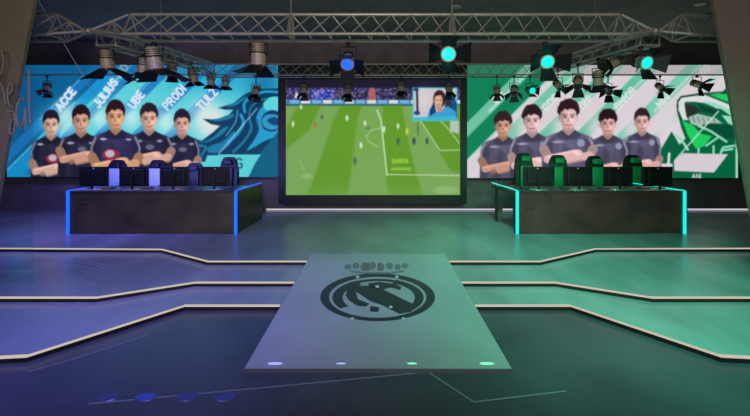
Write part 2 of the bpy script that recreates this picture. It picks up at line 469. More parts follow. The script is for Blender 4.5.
# ------------------------------------------------------------------ LED screens: a painter that colours a fine display mesh
class Paint:
    def __init__(s, x0, y0, x1, y1, k=2):
        s.x0, s.y0, s.x1, s.y1 = x0, y0, x1, y1
        s.nx = int((x1 - x0) * k) + 1; s.ny = int((y1 - y0) * k) + 1
        s.X, s.Y = np.meshgrid(np.linspace(x0, x1, s.nx), np.linspace(y0, y1, s.ny))
        s.C = np.zeros((s.ny, s.nx, 3))
        s.rng = np.random.RandomState(4)

    def put(s, a, col):
        a = np.clip(a, 0, 1)[..., None]
        s.C = s.C * (1 - a) + np.array(col, float) * a

    def fill(s, col): s.C[:] = col

    def ell(s, cx, cy, rx, ry, col, soft=1.0, al=1.0, rot=0.0):
        c, d = math.cos(rot), math.sin(rot)
        u = (s.X - cx) * c + (s.Y - cy) * d; v = -(s.X - cx) * d + (s.Y - cy) * c
        r = np.sqrt((u / rx) ** 2 + (v / ry) ** 2)
        s.put((1 - r) * min(rx, ry) / soft + 0.5 if soft < 3 else np.exp(-np.maximum(0, r) ** 2 * 1.6), col) if al == 1 else \
            s.put(al * np.clip((1 - r) * min(rx, ry) / soft + 0.5, 0, 1) if soft < 3 else al * np.exp(-r ** 2 * 1.6), col)

    def _seg(s, a, b):
        ax, ay = a; bx, by = b
        dx, dy = bx - ax, by - ay
        t = np.clip(((s.X - ax) * dx + (s.Y - ay) * dy) / (dx * dx + dy * dy + 1e-9), 0, 1)
        return np.hypot(s.X - ax - t * dx, s.Y - ay - t * dy)

    def line(s, pts, w, col, al=1.0, soft=0.8):
        d = None
        for a, b in zip(pts[:-1], pts[1:]):
            e = s._seg(a, b); d = e if d is None else np.minimum(d, e)
        s.put(al * np.clip((w / 2 - d) / soft + 0.5, 0, 1), col)

    def poly(s, pts, col, al=1.0, soft=0.9):
        d = None; inside = np.zeros(s.X.shape, bool)
        for a, b in zip(pts, pts[1:] + pts[:1]):
            e = s._seg(a, b); d = e if d is None else np.minimum(d, e)
            if abs(a[1] - b[1]) > 1e-9:
                cond = (a[1] > s.Y) != (b[1] > s.Y)
                xi = (b[0] - a[0]) * (s.Y - a[1]) / (b[1] - a[1]) + a[0]
                inside ^= cond & (s.X < xi)
        s.put(al * np.clip(np.where(inside, d, -d) / soft + 0.5, 0, 1), col)

    def text(s, txt, x, y, h, ang, w, col, al=1.0, gap=0.28):
        """baseline start (x, y); ang anticlockwise on the picture"""
        c, d = math.cos(ang), math.sin(ang); cur = 0.0
        for ch in txt:
            if ch == ' ': cur += h * 0.6; continue
            wd, strokes = FONT[ch]
            for st in strokes:
                pts = []
                for u, v in st:
                    U, V = cur + u * h, v * h
                    pts.append((x + U * c - V * d, y - U * d - V * c))
                s.line(pts, w, col, al)
            cur += (wd + gap) * h

    def noise(s, x0, y0, x1, y1, cols, cell=1.6, al=1.0):
        nx = int((x1 - x0) / cell) + 1; ny = int((y1 - y0) / cell) + 1
        idx = s.rng.randint(0, len(cols), (ny + 1, nx + 1))
        m = (s.X >= x0) & (s.X <= x1) & (s.Y >= y0) & (s.Y <= y1)
        i = np.clip(((s.Y - y0) / cell).astype(int), 0, ny); j = np.clip(((s.X - x0) / cell).astype(int), 0, nx)
        s.C[m] = s.C[m] * (1 - al) + np.array(cols, float)[idx[i, j]][m] * al

    def blur(s, n=1):
        for _ in range(n):
            c = s.C; p = np.pad(c, ((1, 1), (1, 1), (0, 0)), 'edge')
            s.C = (c * 4 + p[:-2, 1:-1] * 2 + p[2:, 1:-1] * 2 + p[1:-1, :-2] * 2 + p[1:-1, 2:] * 2) / 12

    def mesh(s, name, Yd, m, parent):
        c = np.clip(s.C / 255.0, 0, 1)
        lin = np.where(c <= 0.04045, c / 12.92, ((c + 0.055) / 1.055) ** 2.4)
        o3 = parent.location
        wx = (s.X - CX) * Yd / F - o3.x; wz = EYE - (s.Y - CY) * Yd / F - o3.z
        co = np.stack([wx, np.full_like(wx, Yd - o3.y), wz], -1).reshape(-1, 3).astype(np.float32)
        idx = np.arange(s.nx * s.ny).reshape(s.ny, s.nx)
        q = np.stack([idx[:-1, :-1], idx[1:, :-1], idx[1:, 1:], idx[:-1, 1:]], -1).reshape(-1, 4)
        me = bpy.data.meshes.new(name)
        me.vertices.add(len(co)); me.vertices.foreach_set('co', co.ravel())
        me.loops.add(q.size); me.loops.foreach_set('vertex_index', q.ravel().astype(np.int32))
        me.polygons.add(len(q)); me.polygons.foreach_set('loop_start', np.arange(0, q.size, 4, dtype=np.int32))
        at = me.color_attributes.new('picture', 'FLOAT_COLOR', 'POINT')
        rgba = np.ones((len(co), 4), np.float32); rgba[:, :3] = lin.reshape(-1, 3)
        at.data.foreach_set('color', rgba.ravel())
        me.update(); me.validate()
        return link(name, me, m, parent)


FONT = {
    'A': (0.7, [[(0, 0), (.35, 1), (.7, 0)], [(.14, .35), (.56, .35)]]),
    'B': (0.6, [[(0, 0), (0, 1), (.45, 1), (.55, .78), (.42, .54), (0, .54)], [(.42, .54), (.6, .28), (.45, 0), (0, 0)]]),
    'C': (0.6, [[(.6, .85), (.4, 1), (.15, .95), (0, .6), (0, .35), (.15, .05), (.4, 0), (.6, .15)]]),
    'D': (0.6, [[(0, 0), (0, 1), (.35, 1), (.6, .7), (.6, .3), (.35, 0), (0, 0)]]),
    'E': (0.5, [[(.5, 1), (0, 1), (0, 0), (.5, 0)], [(0, .52), (.42, .52)]]),
    'G': (0.65, [[(.6, .85), (.4, 1), (.15, .95), (0, .6), (0, .35), (.15, .05), (.4, 0), (.62, .1), (.62, .45), (.38, .45)]]),
    'I': (0.08, [[(.04, 0), (.04, 1)]]),
    'J': (0.45, [[(.42, 1), (.42, .2), (.25, 0), (.05, .08), (0, .25)]]),
    'L': (0.45, [[(0, 1), (0, 0), (.45, 0)]]),
    'N': (0.6, [[(0, 0), (0, 1), (.6, 0), (.6, 1)]]),
    'O': (0.65, [[(.32, 1), (.1, .88), (0, .5), (.1, .12), (.32, 0), (.55, .12), (.65, .5), (.55, .88), (.32, 1)]]),
    'P': (0.55, [[(0, 0), (0, 1), (.45, 1), (.55, .75), (.42, .48), (0, .48)]]),
    'R': (0.58, [[(0, 0), (0, 1), (.45, 1), (.55, .75), (.42, .5), (0, .5)], [(.3, .5), (.58, 0)]]),
    'S': (0.55, [[(.52, .85), (.3, 1), (.05, .85), (.08, .6), (.45, .42), (.52, .18), (.28, 0), (0, .15)]]),
    'T': (0.6, [[(0, 1), (.6, 1)], [(.3, 1), (.3, 0)]]),
    'U': (0.6, [[(0, 1), (0, .25), (.15, 0), (.45, 0), (.6, .25), (.6, 1)]]),
    'Z': (0.55, [[(0, 1), (.55, 1), (0, 0), (.55, 0)]]),
}

scr = bpy.data.materials.new('led_display'); scr.use_nodes = True
nt = scr.node_tree; b = nt.nodes['Principled BSDF']
at = nt.nodes.new('ShaderNodeAttribute'); at.attribute_name = 'picture'
b.inputs['Base Color'].default_value = (0.004, 0.004, 0.004, 1); b.inputs['Roughness'].default_value = 0.6
b.inputs['Specular IOR Level'].default_value = 0.1
nt.links.new(at.outputs['Color'], b.inputs['Emission Color']); b.inputs['Emission Strength'].default_value = 1.0
scr.cycles.emission_sampling = 'NONE'


def player(cv, fx, fy, s, jersey, skin, hair, base, turn=0.0, fringe=0.35, wide=2.6, logo=None, curly=0, arm=4.0, sh=(20, 20, 28), glow=None, half=None):
    """head centre (fx, fy), s half a face width; crossed arms"""
    dark = tuple(v * 0.62 for v in jersey); lite = tuple(min(255, v * 1.25 + 8) for v in jersey)
    sk2 = tuple(v * 0.76 for v in skin); sk3 = tuple(min(255, v * 1.16 + 8) for v in skin)
    ys = fy + 1.75 * s
    if glow: cv.ell(fx, fy - 0.2 * s, s * 2.0, s * 2.2, glow, soft=5, al=0.55)
    # torso and sleeves
    t = [(fx - .55 * s, fy + 1.35 * s), (fx - 1.5 * s, ys), (fx - wide * .88 * s, ys + .35 * s), (fx - wide * s, ys + 1.4 * s), (fx - wide * 1.02 * s, base + 2), (fx + wide * 1.02 * s, base + 2),
         (fx + wide * s, ys + 1.4 * s), (fx + wide * .88 * s, ys + .35 * s), (fx + 1.5 * s, ys), (fx + .55 * s, fy + 1.35 * s)]
    cv.poly(t, jersey)
    cv.poly([(fx - wide * .9 * s, ys + .5 * s), (fx - wide * .55 * s, ys + .3 * s), (fx - wide * .7 * s, base), (fx - wide * s, base)], dark, 0.55, 2.5)
    cv.poly([(fx + wide * .9 * s, ys + .5 * s), (fx + wide * .6 * s, ys + .3 * s), (fx + wide * .72 * s, base), (fx + wide * s, base)], dark, 0.5, 2.5)
    cv.ell(fx, ys + 1.2 * s, 1.1 * s, .9 * s, lite, soft=4, al=0.5)
    cv.line([(fx - 1.75 * s, ys + .2 * s), (fx - wide * .88 * s, ys + 1.0 * s)], .3 * s, lite, .7, 1.5)
    cv.line([(fx + 1.75 * s, ys + .2 * s), (fx + wide * .88 * s, ys + 1.0 * s)], .3 * s, lite, .5, 1.5)
    cv.poly([(fx - .5 * s, ys + 1.0 * s), (fx + .2 * s, ys + 1.6 * s), (fx - .3 * s, base), (fx - 1.2 * s, base)], dark, .5, 3)
    cv.ell(fx, fy + 1.9 * s, 1.2 * s, .5 * s, dark, al=.6)
    # neck, collar
    cv.poly([(fx - .55 * s, fy + .7 * s), (fx + .55 * s, fy + .7 * s), (fx + .62 * s, fy + 1.6 * s), (fx, fy + 2.0 * s), (fx - .62 * s, fy + 1.6 * s)], sk2)
    cv.line([(fx - .75 * s, fy + 1.45 * s), (fx, fy + 2.1 * s), (fx + .75 * s, fy + 1.45 * s)], .18 * s, dark, .9)
    for sg in (-1, 1):
        cv.line([(fx + sg * wide * .8 * s, ys + .4 * s), (fx + sg * wide * .97 * s, ys + 1.5 * s), (fx + sg * wide * .93 * s, fy + (arm - .8) * s)], .2 * s, (206, 196, 208), .6, 1.2)
    # folded arms
    ya = fy + arm * s
    cv.line([(fx - wide * .93 * s, ya - .55 * s), (fx - wide * .78 * s, ya + .25 * s)], 1.0 * s, sk2)
    cv.line([(fx + wide * .93 * s, ya - .55 * s), (fx + wide * .78 * s, ya + .25 * s)], 1.0 * s, sk2)
    cv.line([(fx - wide * .8 * s, ya + .5 * s), (fx + wide * .25 * s, ya - .1 * s)], .82 * s, skin)
    cv.line([(fx + wide * .8 * s, ya + .1 * s), (fx - wide * .15 * s, ya + .65 * s)], .82 * s, skin)
    cv.line([(fx - wide * .8 * s, ya + .25 * s), (fx + wide * .2 * s, ya - .35 * s)], .25 * s, sk3, .6)
    cv.line([(fx + wide * .5 * s, ya + .62 * s), (fx - wide * .2 * s, ya + 1.05 * s)], .22 * s, sk2, .8)
    cv.ell(fx + wide * .36 * s, ya - .2 * s, .45 * s, .32 * s, sk3, al=.8)
    cv.ell(fx - wide * .42 * s, ya + .75 * s, .4 * s, .3 * s, sk2, al=.8)
    if logo:
        for (dx, dy, rx, ry, c) in logo: cv.ell(fx + dx * s, fy + dy * s, rx * s, ry * s, c, al=.9)
    # head: taller than wide, lit from one side
    ky = 1.14; kx = .93
    e_ = lambda dx, dy, rx, ry, c, **kw: cv.ell(fx + dx * s * kx, fy + dy * s * ky, rx * s * kx, ry * s * ky, c, **kw)
    p_ = lambda pts, c, *a: cv.poly([(fx + x * s * kx, fy + y * s * ky) for x, y in pts], c, *a)
    e_(0, -.55, 1.1, .98, hair)
    rs = np.random.RandomState(int(fx * 7))
    for k in range(13):
        t_ = math.pi * (1.0 + k / 12.0); a_ = rs.uniform(.8, 1.15)
        if curly: e_(1.02 * math.cos(t_), -.5 + .95 * math.sin(t_), .26 * a_, .25 * a_, hair)
        else: e_(.92 * math.cos(t_), -.52 + .95 * math.sin(t_), .2 * a_, .2 * a_, hair)
    e_(.35, -1.15, .55, .3, tuple(v * 1.5 for v in hair), soft=4, al=.6)
    e_(-.95, .1, .15, .27, sk2); e_(.95, .1, .15, .27, skin)
    p_([(-.88, -.75), (.88, -.75), (.9, .2), (.72, .72), (.3, 1.24), (-.3, 1.24), (-.72, .72), (-.9, .2)], skin, 1, 1.2)
    p_([(-.9, -.75), (-.5, -.6), (-.55, .4), (-.25, 1.2), (-.72, .72), (-.9, .2)], sk2, .75, 2.4)
    e_(.38 + turn, .2, .48, .62, sk3, soft=4, al=.95)
    e_(0, -.4, .45, .22, sk3, soft=4, al=.6)
    p_([(-1.0, -.1), (-.98, -1.0), (-.3, -1.42), (.5, -1.4), (1.0, -.9), (.98, -.1), (.84, -.6 + fringe * .4), (.55, -.88 + fringe),
        (.2, -.98 + fringe), (-.1, -.76 + fringe), (-.4, -.95 + fringe), (-.66, -.7 + fringe), (-.84, -.55 + fringe * .4)], hair, 1, 1.0)
    for e in (-.38, .42):
        cv.line([(fx + (e - .22) * s, fy - .24 * s), (fx + (e + .2) * s, fy - .27 * s)], .13 * s, tuple(v * .35 for v in skin), .65)
        e_(e, -.02, .17, .09, (44, 26, 28), al=.8); e_(e, .12, .24, .1, sk2, al=.25)
    p_([(.0, .0), (.12, .42), (-.2, .48), (-.12, .3)], sk2, .85, .8)
    cv.line([(fx - .28 * s, fy + .84 * s), (fx, fy + .9 * s), (fx + .3 * s, fy + .82 * s)], .15 * s, (168, 84, 80), .75)
    e_(0, 1.12, .4, .16, sk2, al=.6)


def Q(pts, ox, oy, k): return [(ox + x / k, oy + y / k) for x, y in pts]

# ---- left screen
cv = Paint(7, 65, 278, 177)
cv.fill((12, 98, 148))
cv.ell(30, 100, 40, 60, (6, 84, 138), soft=5, al=.7)
cv.poly([(7, 170), (95, 82), (110, 65), (278, 65), (278, 177), (7, 177)], (22, 146, 208))
cv.poly([(60, 130), (118, 76), (130, 65), (278, 65), (278, 177), (60, 177)], (92, 206, 214))
cv.ell(215, 78, 60, 20, (20, 160, 215), soft=5, al=.75)
cv.ell(265, 85, 24, 40, (14, 110, 165), soft=5, al=.8)
cv.line([(7, 170), (75, 102)], 1.4, (90, 205, 240), .8)
for x, w_ in ((67, 14), (107, 13), (139, 13), (176, 14), (209, 14)):
    yb, yt = 175, 60
    cv.poly([(x - (yb - 97) - w_ / 2, yb), (x - (yb - 97) + w_ / 2, yb), (x + (97 - yt) + w_ / 2, yt), (x + (97 - yt) - w_ / 2, yt)], (26, 118, 190), .88, 1.6)
    cv.line([(x - 22 - w_ / 2 + 2.5, 119), (x + 18 - w_ / 2 + 2.5, 79)], 1.2, (120, 205, 235), .6)
for x, y, r_ in ((66, 118, 14), (100, 118, 9), (132, 118, 10), (166, 122, 11), (205, 118, 16), (215, 124, 16)):
    cv.ell(x, y, r_ * 1.1, r_ * 1.3, (224, 236, 230), soft=5, al=.9)
cv.ell(213, 122, 17, 14, (225, 222, 212), soft=5, al=.7)
WHT = (228, 230, 244)
cv.text('ACCE', 61, 111, 7.4, math.radians(52), 2.3, WHT)
cv.text('JULIUS', 99.5, 108, 7.6, math.radians(54), 2.3, WHT)
cv.text('NO', 121.5, 77, 7.6, math.radians(52), 2.3, WHT)
cv.text('UBE', 134.0, 108.5, 7.4, math.radians(52), 2.3, WHT)
cv.text('PRODI', 168.0, 110, 7.6, math.radians(48), 2.0, WHT)
cv.text('TULZ', 202, 110.5, 7.8, math.radians(48), 2.0, WHT)
cv.poly([(7, 65), (278, 65), (278, 76), (7, 76)], (18, 90, 140), .55, 2)
# lion head emblem
def chaikin(pts, n=2, closed=True):
    for _ in range(n):
        o = [] if closed else [pts[0]]
        for a_, b_ in zip(pts, (pts[1:] + pts[:1]) if closed else pts[1:]):
            o += [(a_[0] * .8 + b_[0] * .2, a_[1] * .8 + b_[1] * .2), (a_[0] * .2 + b_[0] * .8, a_[1] * .2 + b_[1] * .8)]
        pts = o if closed else o + [pts[-1]]
    return pts
k = 3.463; q = lambda pts: Q(pts, 190, 60, k)
qs = lambda pts: chaikin(q(pts), 2); ql = lambda pts: chaikin(q(pts), 2, False)
NAVY = (14, 58, 94); TEAL = (28, 122, 160); CY1 = (36, 156, 204); CY2 = (96, 212, 220)
cv.poly(q([(98, 166), (150, 150), (190, 118), (235, 100), (310, 98), (310, 245), (250, 330), (60, 330), (52, 352), (0, 352), (0, 268), (40, 280), (80, 250), (104, 228), (72, 222), (44, 204), (90, 206), (135, 190), (150, 172), (120, 172)]), NAVY)
for pts in ([(118, 165), (160, 158), (200, 128), (190, 126), (155, 148)], [(62, 207), (100, 214), (150, 200), (155, 182), (120, 200)], [(5, 275), (50, 290), (110, 262), (140, 225), (112, 236), (80, 268), (40, 286)],
            [(60, 300), (120, 280), (150, 245), (160, 250), (135, 300), (100, 322), (60, 322)]): cv.poly(qs(pts), TEAL)
for pts, w_, c_ in (([(190, 180), (185, 150), (215, 122), (260, 108), (312, 112)], 2.6, CY1), ([(205, 190), (208, 165), (240, 138), (312, 126)], 1.6, TEAL),
                    ([(176, 190), (188, 215), (170, 250), (130, 290)], 3.0, CY1), ([(205, 200), (215, 240), (185, 285), (150, 318)], 2.4, TEAL),
                    ([(30, 295), (60, 300), (40, 330)], 2.2, TEAL), ([(10, 305), (0, 345)], 2.0, CY1), ([(165, 175), (160, 215), (125, 262)], 1.2, (60, 170, 205))): cv.line(ql(pts), w_, c_)
cv.poly(qs([(226, 200), (248, 160), (290, 140), (312, 142), (312, 175), (290, 172), (262, 180), (244, 205), (252, 240), (285, 250), (312, 238), (312, 262), (262, 278), (215, 306), (192, 318), (225, 272), (238, 240)]), CY1)
cv.poly(qs([(250, 150), (280, 126), (312, 128), (312, 180), (285, 172), (262, 176)]), CY2)
cv.poly(qs([(246, 205), (268, 186), (312, 190), (312, 236), (280, 244), (254, 232)]), (52, 150, 196))
cv.poly(qs([(262, 208), (290, 196), (312, 206), (312, 226), (285, 226)]), (18, 70, 118))
cv.line(ql([(232, 205), (240, 245), (212, 288)]), .9, NAVY, .8)
cv.poly(q([(240, 326), (310, 242), (310, 420), (196, 420)]), (14, 96, 130))
cv.poly(q([(98, 327), (246, 327), (204, 390), (90, 390)]), (88, 208, 212))
cv.text('G', 236.0, 168.0, 9.5, 0, 1.6, (16, 96, 120))
cv.text('P', 227.5, 168.0, 9.5, 0, 1.6, (16, 96, 120))
cv.line(q([(98, 326), (232, 168)]), .9, (176, 216, 230), .9)
JL = (36, 36, 58)
red = lambda dx, dy: [(dx, dy, .95, .6, (150, 44, 66)), (dx - .1, dy - .1, .5, .4, (200, 190, 205)), (-1.3, 2.35, .35, .13, (190, 190, 205)), (1.4, 2.4, .3, .12, (170, 170, 190))]
sm = [(-1.2, 2.5, .4, .14, (180, 180, 200)), (1.2, 2.5, .3, .14, (170, 170, 190)), (.1, 3.2, .5, .3, (110, 106, 130))]
HG = (110, 224, 238)
player(cv, 182, 124, 8.0, JL, (205, 158, 140), (36, 24, 30), 177, .1, .15, 2.15, sm, arm=5.0, glow=HG)
player(cv, 51, 125, 8.2, JL, (208, 168, 150), (30, 26, 36), 177, .15, .15, 2.45, red(.3, 4.1), arm=5.2, glow=HG)
player(cv, 81, 121, 8.8, JL, (200, 150, 128), (36, 20, 24), 177, 0, .2, 2.6, sm, arm=3.9, glow=HG)
player(cv, 149, 119, 8.8, JL, (212, 164, 144), (40, 26, 32), 177, .1, .15, 2.7, sm, arm=4.2, glow=HG)
player(cv, 115.5, 117, 9.4, (46, 46, 82), (210, 156, 120), (44, 20, 22), 177, 0, .2, 2.65, red(-.5, 4.0), arm=4.8, glow=HG)
cv.blur(2)


def screen(cv, Yd, frame_px, label, fdepth=0.238):
    x0, y0, x1, y1 = frame_px
    A = P(x0, y1, Yd); B = P(x1, y0, Yd)
    root = empty('led_screen', ((A.x + B.x) / 2, Yd, A.z), label, 'screen')
    o3 = root.location
    a_, b_ = P(cv.x0, cv.y1, Yd) - o3, P(cv.x1, cv.y0, Yd) - o3
    d = cv.mesh('display', Yd, scr, root)
    A = A - o3; B = B - o3
    bm = BM()
    box(bm, A.x, B.x, 0.012, fdepth, A.z, B.z)
    for (u0, u1, w0, w1) in ((A.x, B.x, A.z, a_.z), (A.x, B.x, b_.z, B.z), (A.x, a_.x, a_.z, b_.z), (b_.x, B.x, a_.z, b_.z)):
        if u1 - u0 > 1e-4 and w1 - w0 > 1e-4: box(bm, u0, u1, -0.012, 0.012, w0, w1)
    obj('cabinet_frame', bm, M['black'], root)


screen(cv, 8.36, (5, 64.3, 278, 177.8), 'wide blue video wall with five folded-arm players and a lion emblem')

# ---- right screen
cv = Paint(467, 65, 738, 178)
cv.fill((14, 128, 88))
cv.poly([(467, 160), (560, 67), (565, 65), (738, 65), (738, 178), (467, 178)], (216, 207, 214))
cv.line([(467, 160), (562, 65)], 1.5, (150, 215, 190), .8)
for x, w_, c_ in ((500, 15, (120, 200, 170)), (548, 17, (104, 196, 162)), (584, 17, (96, 192, 156)), (621, 17, (86, 188, 150)), (664, 18, (110, 200, 168)), (695, 10, (190, 205, 200))):
    yb, yt = 160, 60
    cv.poly([(x - (yb - 97) - w_ / 2, yb), (x - (yb - 97) + w_ / 2, yb), (x + (97 - yt) + w_ / 2, yt), (x + (97 - yt) - w_ / 2, yt)], c_, .9, 1.4)
    cv.line([(x - 14 + w_ / 2 - 4, 111), (x + 36 + w_ / 2 - 4, 61)], 3.0, (186, 216, 206), .8)
for x, r_ in ((525, 12), (560, 11), (596, 12), (632, 12), (668, 14)):
    cv.ell(x, 128, r_, r_ * 1.6, (224, 214, 220), soft=5, al=.8)
PW = (222, 226, 224)
for tx, x, y in (('BIE', 497, 103), ('GOO', 547, 111), ('BNI', 583, 109), ('BNIOR', 619, 110), ('NIN', 661, 108)):
    cv.text(tx, x, y, 7.0, math.radians(47), 1.6, PW)
cv.text('OO', 703, 75, 6.4, math.radians(40), 1.3, (236, 236, 236))
cv.poly([(467, 65), (738, 65), (738, 75), (467, 75)], (110, 104, 100), .32, 2)
# shark emblem
DG = (6, 98, 62); BG = (30, 204, 94); LG = (150, 218, 188); WH = (220, 220, 222)
k3 = lambda pts: Q(pts, 650, 60, 3.33)
cv.poly(k3([(100, 122), (180, 112), (235, 112), (262, 84), (300, 74), (300, 400), (75, 400), (75, 345), (8, 344), (72, 238), (98, 282), (118, 262), (104, 225), (92, 180), (88, 150)]), DG)
k4 = lambda pts: Q(pts, 660, 64, 7.43); k5 = lambda pts: Q(pts, 660, 110, 5.94)
cv.poly(k4([(135, 285), (160, 250), (330, 228), (560, 320), (560, 345), (420, 330), (345, 292), (255, 280), (175, 282), (190, 360), (215, 416), (170, 416), (140, 350)]), WH)
cv.poly(k4([(160, 290), (262, 312), (305, 350), (225, 385), (210, 410), (180, 370)]), (44, 46, 48))
cv.poly(k4([(280, 296), (420, 345), (410, 372), (310, 352)]), (10, 66, 46))
cv.poly(k4([(370, 226), (535, 222), (548, 296), (440, 258)]), BG)
cv.poly(k4([(330, 262), (450, 302), (570, 366), (570, 420), (450, 330), (340, 296)]), LG)
cv.line(k4([(135, 270), (160, 242), (300, 221), (420, 212), (560, 204)]), 1.3, (28, 58, 48))
cv.line(k4([(132, 270), (130, 340), (160, 416)]), 1.2, (28, 58, 48)); cv.poly(k4([(160, 268), (190, 262), (182, 300), (200, 416), (178, 416), (160, 340)]), WH)
cv.line(k4([(150, 282), (250, 262), (400, 280), (560, 340)]), 1.6, WH, .9)
cv.poly(k5([(170, 42), (225, 22), (330, 48), (372, 80), (300, 78), (235, 100), (182, 82)]), (168, 186, 176))
for i in range(5): cv.line(k5([(195 + i * 30, 40 + i * 3), (205 + i * 30, 72)]), .7, (50, 80, 66), .8)
cv.poly(k5([(132, 60), (200, 95), (240, 140), (308, 155), (265, 215), (212, 230), (165, 150)]), BG)
cv.poly(k5([(250, 85), (440, 90), (455, 170), (400, 170), (300, 120)]), (8, 74, 52))
cv.line(k5([(232, 96), (300, 125), (395, 188)]), 2.2, LG)
cv.line(k5([(348, 160), (275, 212)]), 2.0, LG)
cv.line(k5([(95, 150), (130, 180), (165, 235)]), 2.6, LG)
cv.line(k5([(112, -6), (150, 52)]), 1.6, WH)
cv.poly(k5([(365, 30), (445, 40), (450, 100), (405, 80)]), LG)
cv.line(k5([(55, 260), (50, 320)]), 2.6, WH)
for pts in ([(230, 230), (228, 258)], [(318, 215), (318, 258)], [(360, 258), (375, 222), (440, 212)], [(365, 240), (430, 232)]): cv.line(k5(pts), 2.2, LG)
cv.poly(k5([(135, 256), (405, 262), (320, 372), (85, 362), (82, 305)]), (212, 204, 210))
cv.line(k5([(346, 8), (88, 300)]), 1.3, (200, 222, 208))
cv.text('ANL', 692, 178.5, 4.6, 0, .9, WH)
cv.line(k5([(456, 160), (456, 400)]), 2.6, (160, 214, 186))
JR = (84, 79, 106)
lgr = [(1.3, 2.7, .4, .4, (150, 160, 185)), (-1.1, 2.6, .6, .12, (175, 170, 195))]
player(cv, 642, 122, 7.6, JR, (216, 168, 162), (50, 32, 36), 178, .1, .1, 2.5, lgr, arm=5.4)
player(cv, 503, 126, 8.0, JR, (202, 148, 128), (48, 30, 34), 178, 0, .3, 2.85, lgr, 1, arm=4.9)
player(cv, 532, 121, 8.8, JR, (220, 180, 180), (44, 26, 32), 178, .2, .25, 2.5, lgr, 1, arm=4.6)
player(cv, 608, 124, 8.2, JR, (216, 164, 158), (40, 20, 26), 178, 0, .35, 2.4, lgr, 1, arm=5.2)
player(cv, 568.5, 117, 9.6, (92, 86, 116), (220, 178, 178), (46, 24, 30), 178, 0, .15, 2.75, lgr, 1, arm=3.9)
cv.blur(2)
screen(cv, 8.36, (466.9, 64.3, 741, 178.8), 'wide green and white video wall with five folded-arm players and shark emblem')

# ---- centre screen: a football match broadcast
cv = Paint(286, 79.5, 460, 195)
cv.fill((112, 158, 66))
cv.poly([(286, 79), (460, 79), (460, 100), (286, 100)], (30, 26, 46))
cv.noise(286, 88, 460, 100, [(40, 34, 80), (60, 60, 130), (96, 84, 120), (30, 28, 52), (70, 60, 90), (120, 110, 140), (36, 40, 104)], 1.5)
cv.noise(312, 90, 334, 99, [(40, 60, 190), (90, 110, 230), (160, 150, 235), (30, 40, 130)], 1.8, .8)
cv.poly([(294, 98), (297, 92), (300, 98)], (230, 225, 235)); cv.poly([(300, 98), (303, 91), (306, 98)], (235, 230, 235))
cv.poly([(369, 88), (375, 88), (376, 101), (368, 101)], (196, 100, 106), .85)
cv.ell(346, 94, 8, 5, (110, 92, 100), al=.5)
cv.poly([(286, 99.5), (460, 100.5), (460, 104.5), (286, 104)], (60, 124, 190))
for i in range(16): cv.poly([(290 + i * 11, 100), (299 + i * 11, 100), (299 + i * 11, 103.6), (290 + i * 11, 103.6)], ((120, 175, 225), (222, 222, 220))[i % 2])
cv.poly([(286, 104), (460, 104.5), (460, 106.5), (286, 106)], (46, 100, 96))
LT = (122, 165, 88); DK = (98, 150, 42)
cv.poly([(286, 106), (460, 106), (460, 195), (286, 195)], LT)
cv.poly([(298, 106), (321, 106), (309, 130), (286, 150), (286, 128)], DK, 1, 3)
cv.poly([(340, 106), (362, 106), (357, 120), (353, 155), (348, 196), (306, 196), (314, 178), (333, 122)], DK, 1, 3)
cv.poly([(383, 106), (402, 106), (406, 131), (414, 165), (423, 196), (388, 196), (382, 125)], DK, 1, 2.5)
cv.poly([(415, 106), (460, 106), (460, 174), (450, 170), (423, 124)], DK, 1, 2)
cv.ell(370, 196, 110, 14, (118, 168, 80), soft=5, al=.55)
cv.ell(372, 135, 60, 30, (104, 168, 44), soft=5, al=.25)
LN = (206, 226, 196)
cv.line([(377, 110), (381, 120), (387, 175)], 1.5, LN, .9); cv.line([(387, 174.5), (460, 175.5)], 1.1, LN, .8)
cv.line([(418, 118), (424, 126), (440, 150.5), (460, 150)], 1.1, LN, .75)
cv.line([(440, 120), (450, 131), (459, 143)], 1.1, LN, .7)
cv.line([(382, 128), (372, 130), (366, 136), (369, 142), (378, 147)], .9, LN, .6)
cv.poly([(450, 120), (459, 121), (459, 134), (450, 131)], (198, 206, 214), .8)
for x, y, rx, ry, c in ((301, 107, 1.1, 2.3, (214, 236, 206)), (293, 124, 1.2, 2.8, (216, 236, 206)), (347, 118, 1.3, 3, (220, 238, 210)), (365, 123, 1.3, 2.8, (210, 230, 205)), (361, 145, 1.4, 3.3, (214, 230, 208)),
                        (384, 129, 1.2, 3.2, (220, 238, 214)), (398, 126, 1.2, 2.8, (220, 236, 216)), (315, 125, 1.3, 2.6, (196, 100, 60)), (322, 117, 1.2, 2.6, (80, 96, 90)), (355, 161, 1.6, 4, (80, 106, 90)),
                        (398, 141, 1.6, 3.6, (64, 96, 84)), (414, 141, 1.7, 3.6, (50, 84, 80)), (427, 141, 1.4, 3.2, (50, 84, 80)), (407, 131, 1.4, 3.4, (206, 208, 60)), (418, 130, .9, 6, (80, 110, 70)), (368, 128, 1.6, 1.2, (90, 110, 110))):
    cv.ell(x, y, rx, ry, c, soft=1.2)
    cv.ell(x, y - ry * .9, rx * .5, rx * .5, (150, 120, 90), al=.6)
cv.noise(392, 159, 408, 163, [(140, 200, 60), (170, 214, 90), (120, 180, 40)], 1.4, .8)
cv.poly([(391, 167.5), (411, 167.5), (411, 170.5), (391, 170.5)], (142, 196, 70), .8)
cv.line([(300, 160), (304, 170)], 1, (150, 190, 120), .8); cv.ell(307, 176, 5, 2.5, (152, 192, 116), soft=2, al=.7)
cv.ell(446, 190, 12, 4, (156, 190, 128), soft=2, al=.6)
